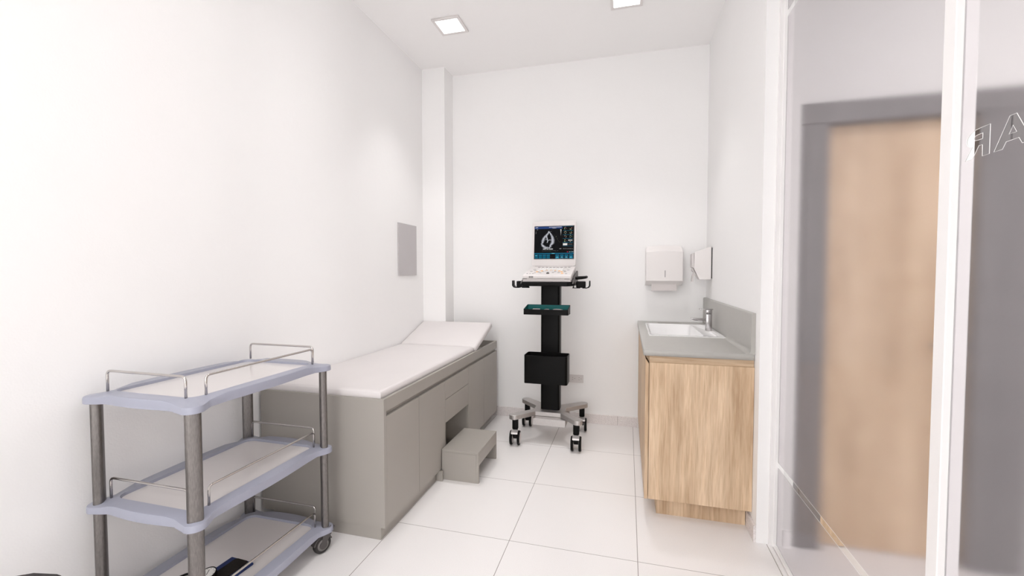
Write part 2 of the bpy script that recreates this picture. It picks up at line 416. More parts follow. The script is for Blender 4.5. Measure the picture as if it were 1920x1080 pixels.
# body left/right of the recess
prism(bm, [(XB, 1.8835), (XB, 2.6), (-1.812, 2.6)]+[(wall_x(y)+.004, y) for y in (2.5, 2.35, 2.2, 2.05, 1.95)]+[(-1.883, 1.8835)], 'z', .064, .642)
bx(bm, -1.812, XB, 3.034, 3.640, .064, .642); bx(bm, -1.59, XB, 3.640, 3.764, .064, .642)
bx(bm, -1.812, XB, 2.600, 3.034, .34, .642); bx(bm, -1.812, -1.33, 2.600, 3.034, 0, .34)
obj('cabinet_body', bm, G, ct)
# the end panel front strip is cut by the finger groove
bm = bmesh.new()
bx(bm, XB, XB+.0195, 1.884, 3.764, .643, .708, bev=.001, seg=1)
bx(bm, -1.59, XB, 3.746, 3.764, .643, .708); bx(bm, -1.812, -1.59, 3.622, 3.640, .643, .708); bx(bm, -1.812, -1.795, 2.6, 3.622, .643, .708); prism(bm, [(-1.795, 2.6), (-1.812, 2.6)]+[(wall_x(y)+.004, y) for y in (2.5, 2.35, 2.2, 2.05, 1.95)]+[(-1.883, 1.884), (-1.862, 1.884), (-1.862, 1.97), (-1.835, 2.2)], 'z', .643, .708)
obj('top_rim', bm, G, ct)
bm = bmesh.new(); bx(bm, -1.815, -1.170, 1.867, 2.56, 0, .0638); obj('plinth', bm, G, ct)
obj('plinth', B(-1.59, -1.20, 3.07, 3.735, 0, .0638), G, ct)
bm = bmesh.new(); bx(bm, -1.167, -1.126, 2.503, 2.518, 0, .0638)
obj('plinth_foot', bm, G, ct)
for y0, y1 in ((1.8845, 2.233), (2.236, 2.604), (3.034, 3.392), (3.395, 3.764)):
    obj('door', B(XB, XB+.019, y0+.0005, y1-.0005, .064, .618, bev=.001, seg=1), G, ct)
for z0, z1 in ((.4965, .618), (.340, .4935)):
    obj('drawer', B(XB, XB+.019, 2.607, 3.031, z0, z1, bev=.001, seg=1), G, ct)
# mattress
def cushion(bm, x0, x1, y0, y1, z0, z1, r=.018):
    vs = bx(bm, x0, x1, y0, y1, z0, z1, bev=r, seg=5)
bm = bmesh.new(); prism(bm, [(-1.168, 1.874), (-1.168, 3.205), (-1.813, 3.205), (-1.813, 2.56)]+[(wall_x(y)+.003, y) for y in (2.45, 2.3, 2.15, 2.0)]+[(-1.882, 1.874)], 'z', .688, .744, bev=.026, seg=5)
obj('mattress', bm, M['vinyl'], ct, smooth=40)
bm = bmesh.new(); Lh = math.hypot(.434, .146); cushion(bm, -1.813, -1.150, 0, Lh, -.052, 0, .02)
ang = math.atan2(.148, .44)
bm.transform(Matrix.Translation((0, 3.206, .746)) @ Matrix.Rotation(ang, 4, 'X'))
obj('headrest', bm, M['vinyl'], ct, 'raised white vinyl headrest', smooth=40)
# seam of the near right corner
bm = bmesh.new(); tube(bm, [(-1.192, 1.90, .7445), (-1.182, 1.886, .741), (-1.174, 1.8775, .733), (-1.1705, 1.8745, .720), (-1.17, 1.874, .70)], .0009, 6)
obj('mattress_seam', bm, M['vinyl'], ct)

# step stool
st = thing('step_stool', 'grey laminate step pulled out in front of the couch drawers', 'step', (-1.0, 2.73, 0))
bm = bmesh.new(); bx(bm, -1.140, -.893, 2.533, 2.925, .181, .197, bev=.001, seg=1); obj('step_top', bm, G, st)
for y in (2.533, 2.909):
    obj('side_panel', B(-1.140, -.9085, y, y+.016, 0, .1808), G, st)
obj('front_apron', B(-.908, -.893, 2.533, 2.925, .110, .1808, bev=.001, seg=1), G, st)
obj('front_foot', B(-.908, -.893, 2.533, 2.549, 0, .1098), G, st)
obj('front_foot', B(-.908, -.893, 2.909, 2.925, 0, .1098), G, st)

# wall panel
bm = bmesh.new(); bx(bm, XL, XL+.012, 3.187, 3.496, 1.307, 1.739, bev=.001, seg=1)
tag(obj('wall_panel', bm, M['panel']), 'plain grey rectangular panel hung on the left wall above the couch', 'wall panel')

# ------------------------------------------------------------------ trolley
tr = thing('instrument_trolley', 'three-tier trolley with lavender trays and steel guard rails by the left wall', 'trolley', (-1.61, 1.42, 0))
CX, CY = -1.6125, 1.4175; HX, HY = .2225, .3175    # post offsets
def outline(inset=0, bow=.012, ear=.028):
    """tray outline: slightly bowed sides with rounded ears round the four posts"""
    hx, hy = .228-inset, .335-inset
    pts = []
    er = ear-inset if ear > inset else 0
    def side(p0, p1, nrm, n=10):
        return [(p0[0]+(p1[0]-p0[0])*i/n+nrm[0]*bow*math.sin(PI*i/n), p0[1]+(p1[1]-p0[1])*i/n+nrm[1]*bow*math.sin(PI*i/n)) for i in range(n+1)]
    q = .075
    if inset:      # plain rounded rectangle
        return [(CX+x, CY+y) for x, y in rrect(-hx, hx, -hy, hy, .045, 8)]
    quads = [(1, 1), (-1, 1), (-1, -1), (1, -1)]
    for k, (sx, sy) in enumerate(quads):
        px, py = sx*HX, sy*HY; R = .036
        # s-curve into the ear, round, s-curve out (counter-clockwise)
        d = math.atan2(sy, sx)
        arc = [(px+R*math.cos(d+t), py+R*math.sin(d+t)) for t in [(-70+140*i/12)*PI/180 for i in range(13)]]
        if k % 2 == 0: a = (sx*(hx+.004), sy*(hy-q)); b = (sx*(hx-q), sy*(hy+.002))
        else: a = (sx*(hx-q), sy*(hy+.002)); b = (sx*(hx+.004), sy*(hy-q))
        seg = [a]+[((a[0]*.45+arc[0][0]*.55), (a[1]*.45+arc[0][1]*.55))]+arc+[((b[0]*.45+arc[-1][0]*.55), (b[1]*.45+arc[-1][1]*.55))]+[b]
        pts.append(seg)
    out = []
    for k in range(4):
        out += pts[k]
        a = pts[k][-1]; b = pts[(k+1) % 4][0]
        nrm = ((0, 1), (-1, 0), (0, -1), (1, 0))[k]
        out += side(a, b, nrm, 8)[1:-1]
    return [(CX+x, CY+y) for x, y in out]
def shelf(z, first, top):
    s = .0
    outer = outline(); inner = rrect(CX-.190, CX+.190, CY-.292, CY+.292, .04, 8)
    def dipz(x, y):
        d = min(math.hypot(x-CX-sx*HX, y-CY-sy*HY) for sx in (1, -1) for sy in (1, -1))
        t = max(0, min(1, (d-.03)/.09)); t = t*t*(3-2*t)
        return -.013*(1-t)
    # rim: nested loops  (offset of outline, z)
    bm = bmesh.new()
    n = len(outer)
    def loop(k, zz, low=False):
        vs = []
        for i, (x, y) in enumerate(outer):
            a = Vector(outer[i-1]); b = Vector(outer[(i+1) % n]); t = (b-a).normalized(); nr = Vector((t.y, -t.x))
            p = Vector((x, y))-nr*k
            f = 1-dipz(x, y)/-.013 if low else 0
            vs.append(bm.verts.new((p.x, p.y, z+zz+dipz(x, y)+(-.010*f if low else 0))))
        return vs
    L0 = loop(.006, -.026, True); L1 = loop(0, -.024, True); L2 = loop(0, -.008); L3 = loop(.002, -.002); L4 = loop(.007, 0)
    loops = [L0, L1, L2, L3, L4]; fs = []
    for a, b in zip(loops[:-1], loops[1:]):
        for i in range(n): fs.append(bm.faces.new((a[i], a[(i+1) % n], b[(i+1) % n], b[i])))
    # inner border loops
    m = len(inner)
    I0 = [bm.verts.new((x, y, z-.001)) for x, y in inner]
    I1 = [bm.verts.new((x+(CX-x)*.012, y+(CY-y)*.008, z-.012)) for x, y in inner]
    I2 = [bm.verts.new((x, y, z-.028)) for x, y in inner]
    for a, b in ((I0, I1),):
        for i in range(m): fs.append(bm.faces.new((a[i], a[(i+1) % m], b[(i+1) % m], b[i])))
    def bridge(A, Bv):
        ea = [bm.edges.get((A[i], A[(i+1) % len(A)])) or bm.edges.new((A[i], A[(i+1) % len(A)])) for i in range(len(A))]
        eb = [bm.edges.get((Bv[i], Bv[(i+1) % len(Bv)])) or bm.edges.new((Bv[i], Bv[(i+1) % len(Bv)])) for i in range(len(Bv))]
        bmesh.ops.bridge_loops(bm, edges=ea+eb)
    bridge(L4, I0); bridge(L0, I2); bridge(I1, I2)
    bmesh.ops.recalc_face_normals(bm, faces=bm.faces)
    o = obj('shelf_rim', bm, M['lavender'], tr, smooth=35)
    bm = bmesh.new(); prism(bm, rrect(CX-.188, CX+.188, CY-.290, CY+.290, .039, 8), 'z', z-.020, z-.0115)
    obj('shelf_tray', bm, M['tray_white'], tr)
    # guard rails
    r = .0045; zt = z+.071
    x0, x1 = -1.813, -1.447
    for y in (1.123, 1.738):
        bm = bmesh.new(); tube(bm, fillet([(x0, y, z-.004), (x0, y, zt), (x1, y, zt), (x1, y, z-.004)], .018), r); obj('guard_rail', bm, M['rod'], tr)
    bm = bmesh.new(); tube(bm, fillet([(-1.418, 1.172, z-.004), (-1.418, 1.172, zt-.004), (-1.418, 1.70, zt-.004), (-1.418, 1.70, z-.004)], .018), r); obj('guard_rail', bm, M['rod'], tr)
for i, z in enumerate((.905, .512, .128)): shelf(z, i == 0, i == 0)
# posts: flat-oval tubes set diagonally
for sx in (1, -1):
    for sy in (1, -1):
        px, py = CX+sx*HX, CY+sy*HY
        d = math.atan2(sy, sx)
        pr = []
        for i in range(28):
            a = 2*PI*i/28
            u, v = .0165*math.copysign(abs(math.cos(a))**.6, math.cos(a)), .0235*math.copysign(abs(math.sin(a))**.75, math.sin(a))
            pr.append((px+u*math.cos(d)-v*math.sin(d), py+u*math.sin(d)+v*math.cos(d)))
        bm = bmesh.new(); prism(bm, pr, 'z', .112, .871)
        obj('post', bm, M['post'], tr, smooth=50)
# casters
def caster(px, py, ang, parent):
    root = None
    bm = bmesh.new()
    R = Matrix.Translation((px, py, 0)) @ Matrix.Rotation(ang, 4, 'Z')
    lathe(bm, [(.016, .088), (.02, .092), (.02, .112), (.016, .116)], 0, 0)
    # horn / fender: arc over the wheel, axle at (-.028, 0, .042)
    pts = []
    for i in range(9): a = math.radians(20+150*i/8); pts.append((-.028+.047*math.cos(a), .042+.049*math.sin(a)))
    for i in range(9): a = math.radians(170-150*i/8); pts.append((-.028+.040*math.cos(a), .042+.042*math.sin(a)))
    prism(bm, pts, 'y', -.016, .016, bev=.002)
    for s in (-1, 1): prism(bm, [(-.028+.018*math.cos(2*PI*i/20), .042+.018*math.sin(2*PI*i/20)) for i in range(20)], 'y', s*.0165-.0015, s*.0165+.0015)
    for s in (-1, 1): prism(bm, [(-.035, .04), (-.02, .04), (.012, .085), (-.03, .09)], 'y', s*.0165-.0015, s*.0165+.0015)
    bm.transform(R); h = obj('caster_housing', bm, M['dgrey'], parent, smooth=40)
    bm = bmesh.new(); lathe(bm, [(.024, -.0125), (.036, -.0125), (.041, -.007), (.042, 0), (.041, .007), (.036, .0125), (.024, .0125)], -.028, 0, axis='y', cz=.042, n=32)
    bm.transform(R); obj('caster_wheel', bm, M['rubber'], h)
    bm = bmesh.new(); lathe(bm, [(.026, -.0135), (.027, -.0128), (.027, .0128), (.026, .0135)], -.028, 0, axis='y', cz=.042, n=28)
    bm.transform(R); obj('wheel_hub', bm, M['mgrey'], h)
    bm = bmesh.new(); prism(bm, [(-.035, .092), (.0, .098), (.030, .110), (.034, .104), (.005, .088), (-.03, .086)], 'y', -.014, .014, bev=.002)
    bm.transform(R); obj('brake_pedal', bm, M['dgrey'], h)
for sx, sy, a in ((1, 1, 1.15), (1, -1, 1.0), (-1, 1, .9), (-1, -1, 1.2)):
    caster(CX+sx*HX+(.012 if sx > 0 else 0), CY+sy*HY, a, tr)

# blood pressure cuff on the lowest shelf
zs = .1165
bp = thing('blood_pressure_cuff', 'navy cuff with a round white gauge lying on the trolley bottom shelf', 'blood pressure monitor', (-1.56, 1.33, zs))
R = Matrix.Translation((-1.555, 1.312, zs)) @ Matrix.Rotation(math.radians(-3), 4, 'Z')
bm = bmesh.new(); bx(bm, -.060, .060, -.11, .112, 0, .010, bev=.003)
bm.transform(R); obj('cuff', bm, M['navy'], bp, smooth=40)
bm = bmesh.new(); prism(bm, rrect(-.030, .040, -.02, .108, .012), 'z', .0102, .0135, bev=.001); bm.transform(R)
obj('velcro_pad', bm, M['pad'], bp)
bm = bmesh.new(); prism(bm, rrect(.045, .050, .035, .045, .002, 2), 'z', .0102, .0112); bm.transform(R); obj('cuff_tag', bm, M['dial'], bp)
Rg = Matrix.Translation((-1.574, 1.287, zs+.034)) @ Matrix.Rotation(math.radians(12), 4, 'X')
bm = bmesh.new(); lathe(bm, [(.020, -.022), (.030, -.016), (.032, -.004), (.032, .006), (.029, .0075), (.029, .003)], 0, 0); bm.transform(Rg)
gg = obj('gauge', bm, M['black'], bp, 'black round pressure gauge')
bm = bmesh.new(); lathe(bm, [(.0285, .003), (.0285, .0045)], 0, 0, n=32); bm.transform(Rg); obj('dial_face', bm, M['dial'], gg)
bm = bmesh.new()
for i in range(12):
    a = 2*PI*i/12+.26; q = Matrix.Rotation(a, 4, 'Z'); vs = bx(bm, .021, .026, -.0005, .0005, .0047, .0051)
    for v in vs: v.co = q @ v.co
vs = bx(bm, -.006, .018, -.001, .001, .0052, .0058)
for v in vs: v.co = Matrix.Rotation(2.0, 4, 'Z') @ v.co
bm.transform(Rg); obj('dial_marks', bm, M['black'], gg)
bm = bmesh.new()
tube(bm, [(-1.590, 1.272, zs+.014), (-1.64, 1.30, zs+.010), (-1.665, 1.31, zs+.012), (-1.69, 1.29, zs+.011), (-1.715, 1.25, zs+.008), (-1.725, 1.20, zs+.0055), (-1.70, 1.165, zs+.0055), (-1.66, 1.16, zs+.008), (-1.64, 1.17, zs+.012)], .0045, 8)
obj('air_tube', bm, M['black'], bp)
bm = bmesh.new(); lathe(bm, [(.004, -.035), (.014, -.026), (.020, 0), (.017, .022), (.008, .034)], -1.61, 1.185, axis='x', cz=zs+.0205)
obj('squeeze_bulb', bm, M['black'], bp)

# round stool whose seat just enters the picture, lower left
sx, sy = -1.556, .642
so = thing('round_stool', 'dark grey round stool seat at the lower left picture edge', 'stool', (sx, sy, 0))
bm = bmesh.new(); pr = [(.16, .42), (.188, .43), (.193, .45), (.191, .466), (.183, .475), (.12, .479)]
lathe(bm, pr, sx, sy, n=16); obj('seat', bm, M['seat'], so)
bm = bmesh.new(); lathe(bm, [(.028, .09), (.028, .25), (.018, .252), (.018, .421)], sx, sy); obj('gas_column', bm, M['chrome'], so)
for i in range(5):
    a = 2*PI*i/5+.4; bm = bmesh.new(); tube(bm, [(sx+.02*math.cos(a), sy+.02*math.sin(a), .10), (sx+.19*math.cos(a), sy+.19*math.sin(a), .075)], [.018, .012]); lg = obj('leg', bm, M['chrome'], so)
    bm = bmesh.new(); lathe(bm, [(.018, -.012), (.025, -.009), (.025, .009), (.018, .012)], sx+.19*math.cos(a), sy+.19*math.sin(a), axis='y', cz=.025, n=20)
    tube(bm, [(sx+.19*math.cos(a), sy+.19*math.sin(a), .03), (sx+.19*math.cos(a), sy+.19*math.sin(a), .075)], .007)
    obj('wheel', bm, M['rubber'], lg)

# ------------------------------------------------------------------ sink cabinet
cb = thing('sink_cabinet', 'oak veneer base cabinet under the grey worktop against the right wall', 'cabinet', (.36, 3.1, 0))
bm = bmesh.new(); bx(bm, .1185, .622, 2.418, 3.82, .112, .16); bx(bm, .1185, .622, 3.80, 3.82, .16, .885); bx(bm, .60, .622, 2.418, 3.80, .16, .885)
bx(bm, .1185, .14, 2.418, 3.80, .16, .887)
obj('cabinet_body', bm, M['oak'], cb)
obj('end_panel', B(.119, .6235, 2.400, 2.4175, .112, .852, bev=.001, seg=1), M['oak'], cb)
bm = bmesh.new(); bx(bm, .119, .6225, 2.408, 2.42, .8525, .887); bx(bm, .119, .134, 2.406, 2.4075, .8525, .887); obj('top_rail', bm, M['oak_h'], cb, 'horizontal grained rail under the worktop')
for a, b in ((2.4, 2.868), (2.872, 3.34), (3.344, 3.815)):
    bm = bmesh.new()
    prism(bm, [(.099, .112), (.1165, .112), (.1165, .845), (.099, .872)], 'y', a, b)
    obj('door', bm, M['oak'], cb)
obj('plinth', B(.166, .612, 2.473, 3.82, 0, .1115), M['oak'], cb)
bm = bmesh.new(); prism(bm, [(.1183, .887), (.1183, .853), (.1035, .877), (.1035, .887)], 'y', 2.419, 3.815); obj('grip_rail', bm, M['oak_h'], cb)

wt = thing('worktop', 'grey solid surface worktop with upstand along the right wall', 'worktop', (.36, 3.1, .888))
bm = fill2d([rrect(.089, .624, 2.398, 3.833, .006, 3), rrect(.152, .588, 2.952, 3.602, .004, 2)], .888, .9185)
obj('worktop_slab', bm, M['stone'], wt)
bm = bmesh.new(); pts = [(.6245, .9187), (.6245, 1.126), (.612, 1.126), (.607, 1.122), (.605, 1.117), (.605, .945), (.6035, .932), (.599, .924), (.592, .9205), (.585, .9187)]
prism(bm, pts[::-1], 'y', 2.398, 2.951, bev=0); prism(bm, [(.6245, .9187), (.6245, 1.126), (.612, 1.126), (.607, 1.122), (.605, 1.117), (.605, .9187)][::-1], 'y', 2.951, 3.833)
obj('upstand', bm, M['stone'], wt, smooth=25)
bm = bmesh.new(); prism(bm, circ(.335, 3.712, .092, 40), 'z', .9187, .9205, bev=.0008)
tag(obj('round_cover', bm, M['stone_dark']), 'flat dark grey round cover on the worktop behind the sink', 'cover')

sk = thing('sink', 'white rectangular ceramic sink set into the grey worktop', 'sink', (.37, 3.28, .918))
rim = rrect(.141, .6, 2.94, 3.612, .006, 3)
bm = bmesh.new()
bo = rrect(.158, .478, 2.958, 3.594, .02, 5)
def ringv(pts, z): return [bm.verts.new((x, y, z)) for x, y in pts]
def scale_pts(pts, k, cx, cy): return [(cx+(x-cx)*k, cy+(y-cy)*k) for x, y in pts]
# top slab with bowl hole
b2 = fill2d([rim, bo], .9188, .9255)
me = D.meshes.new('t'); b2.to_mesh(me); b2.free(); bm.from_mesh(me); D.meshes.remove(me)
prev = ringv(bo, .9255); fs = []
for k, z in ((.99, .915), (.97, .85), (.93, .815), (.8, .803)):
    cur = ringv(scale_pts(bo, k, .318, 3.276), z)
    for i in range(len(bo)): fs.append(bm.faces.new((prev[i], prev[(i+1) % len(bo)], cur[(i+1) % len(bo)], cur[i])))
    prev = cur
fs.append(bm.faces.new(prev))
bmesh.ops.remove_doubles(bm, verts=bm.verts, dist=1e-5)
obj('basin', bm, M['ceramic'], sk, smooth=40)
bm = bmesh.new(); lathe(bm, [(.022, .8035), (.022, .806), (.016, .8065)], .318, 3.276); obj('drain', bm, M['chrome'], sk)
bm = bmesh.new(); prism(bm, rrect(3.10, 3.106, .886, .9, .0028, 3), 'x', .472, .4745); obj('overflow_slot', bm, M['dgrey'], sk)

fa = thing('faucet', 'chrome square-bodied mixer tap standing on the sink ledge', 'faucet', (.548, 3.24, .925))
bm = bmesh.new(); bx(bm, .530, .568, 3.222, 3.262, .9257, 1.043, bev=.003); obj('body', bm, M['chrome'], fa, smooth=40)
bm = bmesh.new(); bx(bm, .530, .568, 3.222, 3.262, 1.045, 1.073, bev=.003); obj('cap', bm, M['chrome'], fa, smooth=40)
bm = bmesh.new(); bx(bm, .488, .574, 3.220, 3.264, 1.0732, 1.079, bev=.002); obj('lever', bm, M['chrome'], fa, smooth=40)
bm = bmesh.new(); prism(bm, [(.532, .990), (.532, 1.012), (.45, 1.012), (.434, 1.015), (.436, 1.006), (.446, .998), (.456, .996)], 'y', 3.228, 3.256, bev=.002); obj('spout', bm, M['chrome'], fa, smooth=40)

# paper towel dispenser
td = thing('paper_towel_dispenser', 'white paper towel dispenser with a towel hanging out, on the far wall', 'dispenser', (.29, 3.79, 1.22))
bm = bmesh.new()
def sec(y, x0, x1, z0, z1, r):
    pts = []
    for i in range(7): a = PI/2*i/6; pts.append((x1-r+r*math.cos(a), z1-r+r*math.sin(a)))
    for i in range(1, 6):
        t = i/6; pts.append((x1-r-(x1-x0-2*r)*t, z1+.008*math.sin(PI*t)))
    for i in range(7): a = PI/2+PI/2*i/6; pts.append((x0+r+r*math.cos(a), z1-r+r*math.sin(a)))
    pts += [(x0, z0), (x1, z0)]
    return [bm.verts.new((x, y, z)) for x, z in pts]
rings = [sec(YF-.0003, .146, .432, 1.222, 1.546, .022), sec(3.775, .146, .434, 1.228, 1.546, .022), sec(3.735, .149, .436, 1.258, 1.505, .012), sec(3.730, .152, .433, 1.262, 1.498, .010)]
fs = []
n = len(rings[0])
for a, b in zip(rings[:-1], rings[1:]):
    for i in range(n): fs.append(bm.faces.new((a[i], a[(i+1) % n], b[(i+1) % n], b[i])))
fs.append(bm.faces.new(rings[0])); fs.append(bm.faces.new(rings[-1]))
bmesh.ops.recalc_face_normals(bm, faces=bm.faces); obj('housing', bm, M['disp'], td, smooth=30)
obj('level_slot', B(.296, .301, 3.7285, 3.732, 1.292, 1.347), M['mgrey'], td)
bm = bmesh.new(); bx(bm, .195, .392, 3.765, 3.767, 1.180, 1.240); bx(bm, .195, .392, 3.767, 3.773, 1.236, 1.240); obj('paper_towel', bm, M['paper'], td)

# soap dispenser
sd = thing('soap_dispenser', 'white lever soap dispenser on the right wall beside the paper towels', 'dispenser', (.58, 3.62, 1.28))
K = 3.57/3.46
def sp(pts): return [(x*K, 1.33+(z-1.33)*K) for x, z in pts]
bm = bmesh.new(); prism(bm, sp([(.598, 1.522), (.482, 1.479), (.480, 1.36), (.518, 1.278), (.598, 1.278)]), 'y', 3.57, 3.68, bev=.002); obj('housing', bm, M['disp'], sd)
obj('backplate', B(.6175, .6249, 3.576, 3.674, 1.285, 1.518), M['rubber'], sd, 'black backplate')
bm = bmesh.new(); prism(bm, sp([(.4795, 1.476), (.4655, 1.470), (.4655, 1.372), (.4795, 1.362)]), 'y', 3.571, 3.679, bev=.001); obj('front_window', bm, M['disp_t'], sd)
bm = bmesh.new(); prism(bm, sp([(.474, 1.366), (.470, 1.345), (.484, 1.33), (.474, 1.31), (.469, 1.262), (.480, 1.262), (.487, 1.308), (.500, 1.312)]), 'y', 3.595, 3.655, bev=.001); obj('lever', bm, M['disp_t'], sd)

# wall outlet
ou = thing('wall_outlet', 'white double socket plate low on the far wall behind the cart', 'outlet', (-.43, YF, .388))
bm = bmesh.new(); prism(bm, rrect(-.496, -.366, .352, .424, .004, 3), 'y', YF-.006, YF-.0005, bev=.001); obj('plate', bm, M['machine'], ou)
for cx in (-.462, -.405):
    bm = bmesh.new()
    for dx, dz in ((0, .009), (0, -.009), (.018, 0)): bx(bm, cx-.003+dx, cx+.005+dx, YF-.0066, YF-.0058, .388+dz-.0015, .388+dz+.0015)
    obj('socket_holes', bm, M['mgrey'], ou)

# ------------------------------------------------------------------ ultrasound cart
ux, uy = -.593, 3.43
uc = thing('medical_cart', 'black column cart on a steel four-arm base with twin-wheel casters', 'cart', (ux, uy, 0))
# base plate, X-shaped
def arm_plate(z0, z1):
    P = []
    w = .038
    for sx, sy in ((1, 1), (-1, 1), (-1, -1), (1, -1)):
        ex, ey = sx*.245, sy*.215
        d = math.atan2(ey-sy*.05, ex-sx*.07)
        arc = [(ex+w*math.cos(d+t), ey+w*math.sin(d+t)) for t in [math.radians(-90+180*i/10) for i in range(11)]]
        P.append(arc)
    out = []
    mids = [((.07, .125), (-.07, .125)), ((-.125, .045), (-.125, -.045)), ((-.10, -.105), (.10, -.105)), ((.125, -.045), (.125, .045))]
    for k in range(4):
        out += P[k]; out += list(mids[k])
    return [(ux+x, uy+y) for x, y in out]
bm = bmesh.new(); prism(bm, arm_plate(0, 0), 'z', .197, .230, bev=.0015, seg=1)
obj('base', bm, M['steel'], uc, 'brushed steel four-arm base')
bm = bmesh.new(); bx(bm, ux-.108, ux+.145, uy-.165, uy+.10, .143, .196, bev=.001, seg=1); obj('base_box', bm, M['steel'], uc)
bm = bmesh.new(); prism(bm, rrect(ux-.073, ux+.079, uy-.035, uy+.075, .018, 5), 'z', .230, 1.23); obj('column', bm, M['black2'], uc, smooth=50)
# twin casters
def twin(px, py, ang):
    R = Matrix.Translation((px, py, 0)) @ Matrix.Rotation(ang, 4, 'Z')
    bm = bmesh.new(); bx(bm, -.022, .022, -.018, .018, .120, .198, bev=.004); prism(bm, [(-.05, .085), (-.035, .118), (.0, .135), (.02, .125), (.024, .07), (-.01, .045)], 'x', -.016, .016, bev=.003)
    bm.transform(R); h = obj('caster_housing', bm, M['black'], uc, smooth=40)
    for s in (-1, 1):
        bm = bmesh.new(); lathe(bm, [(.034, -.011), (.050, -.010), (.054, -.005), (.054, .005), (.050, .010), (.034, .011)], s*.029, -.012, axis='x', cz=.054, n=36); bm.transform(R)
        wv = obj('wheel', bm, M['black'], h)
        bm = bmesh.new(); lathe(bm, [(.042, -.0113), (.044, -.0105), (.044, .0105), (.042, .0113)], s*.029, -.012, axis='x', cz=.054, n=36); bm.transform(R)
        obj('wheel_disc', bm, M['machine'], wv, 'white wheel disc')
    bm = bmesh.new(); prism(bm, [(-.066, .098), (-.062, .110), (-.03, .122), (-.03, .114)], 'x', -.026, .026, bev=.002); bm.transform(R)
    obj('brake_pedal', bm, M['steel'], h, 'silver brake pedal')
for sx, sy, a in ((-1, -1, .10), (1, -1, 0.06), (-1, 1, .08), (1, 1, .10)): twin(ux+sx*.235, uy+sy*.212-.005, a)
# lower bin
def open_box(x0, x1, y0, y1, z0, z1, r, t, tilt=0):
    bm = bmesh.new(); o = rrect(x0, x1, y0, y1, r, 5); i = rrect(x0+t, x1-t, y0+t, y1-t, max(r-t, .001), 5)
    zt = lambda y: z1+tilt*(y-y0)/(y1-y0)
    a = [bm.verts.new((x, y, z0)) for x, y in o]; b = [bm.verts.new((x, y, zt(y))) for x, y in o]
    c = [bm.verts.new((x, y, zt(y))) for x, y in i]; d = [bm.verts.new((x, y, z0+t)) for x, y in i]
    n = len(o)
    for p, q in ((a, b), (b, c), (c, d)):
        for k in range(n): bm.faces.new((p[k], p[(k+1) % n], q[(k+1) % n], q[k]))
    bm.faces.new(a); bm.faces.new(d); bmesh.ops.recalc_face_normals(bm, faces=bm.faces); return bm
bn = obj('storage_bin', open_box(ux-.173, ux+.162, uy-.20, uy-.0365, .476, .693, .02, .004), M['black2'], uc, 'deep open black bin', smooth=40)
ty0, ty1 = uy-.185, uy-.037
tb = obj('accessory_tray', open_box(ux-.180, ux+.165, ty0, ty1, 1.006, 1.047, .008, .004, .028), M['black2'], uc, 'shallow black tray with a teal liner', smooth=40)
# teal liner inside tray
bm = bmesh.new(); o = rrect(ux-.1755, ux+.1605, ty0+.0045, ty1-.0045, .005, 4)
zt = lambda y: 1.0465+.027*(y-ty0)/(ty1-ty0)
a = [bm.verts.new((x, y, zt(y))) for x, y in o]; b = [bm.verts.new((x, y, 1.013+.018*(y-ty0)/(ty1-ty0))) for x, y in o]
for k in range(len(o)): bm.faces.new((a[k], a[(k+1) % len(o)], b[(k+1) % len(o)], b[k]))
bm.faces.new(b); obj('tray_liner', bm, M['teal'], tb, 'teal tray liner')
# items in the tray
def TP(x, y, h=0): return (ux+x, ty0+y, 1.013+.018*y/(ty1-ty0)+h)
bm = bmesh.new(); vs = bx(bm, ux-.125, ux-.068, ty0+.045, ty0+.105, 0, .02, bev=.002)
for v in bm.verts: v.co.z += 1.0135+.018*(v.co.y-ty0)/(ty1-ty0)
tag(obj('gauze_pack', bm, M['paper']), 'small pale square pack in the teal tray of the cart', 'gauze pack')
bm = bmesh.new(); tube(bm, [TP(-.045, .03, .012), TP(-.04, .06, .016), TP(-.02, .088, .018), TP(.0, .09, .018), TP(.008, .075, .016), TP(-.005, .05, .012), TP(-.012, .03, .012)], .0045, 8)
tag(obj('looped_tube', bm, M['machine_b']), 'short looped pale tube lying in the middle of the teal tray', 'tube')
bm = bmesh.new(); pts = []
for i in range(44):
    a = -1.0+2*PI*1.75*i/43; r = .040-.016*i/43; pts.append(TP(.075+r*math.cos(a), .070+r*.8*math.sin(a), .006+.013*(1-abs(i-15)/43)))
tube(bm, pts, .0045, 8)
tag(obj('coiled_cable', bm, M['machine_b']), 'coiled pale cable at the right end of the teal tray', 'cable')
# deck
bm = bmesh.new(); prism(bm, [(ux-.195, uy-.19), (ux-.175, uy-.205), (ux+.16, uy-.205), (ux+.195, uy-.165), (ux+.205, uy+.12), (ux-.19, uy+.12)], 'z', 1.226, 1.258, bev=.008, seg=3)
obj('deck', bm, M['black'], uc, smooth=40)
for s, off in ((-1, -.197), (1, .200)):
    bm = bmesh.new()
    prism(bm, [(uy-.19, 1.245), (uy+.12, 1.245), (uy+.12, 1.335), (uy+.09, 1.345), (uy-.17, 1.262)], 'x', ux+off-.006, ux+off+.006, bev=.002)
    obj('deck_bracket', bm, M['dgrey'], uc)
# handle loop at rear right
bm = bmesh.new(); tube(bm, fillet([(ux+.19, uy+.11, 1.288), (ux+.262, uy+.10, 1.292), (ux+.290, uy+.02, 1.296), (ux+.262, uy-.05, 1.288), (ux+.20, uy-.05, 1.284)], .04, 8), .0105, 12)
obj('handle', bm, M['black'], uc, 'black looped grab handle')
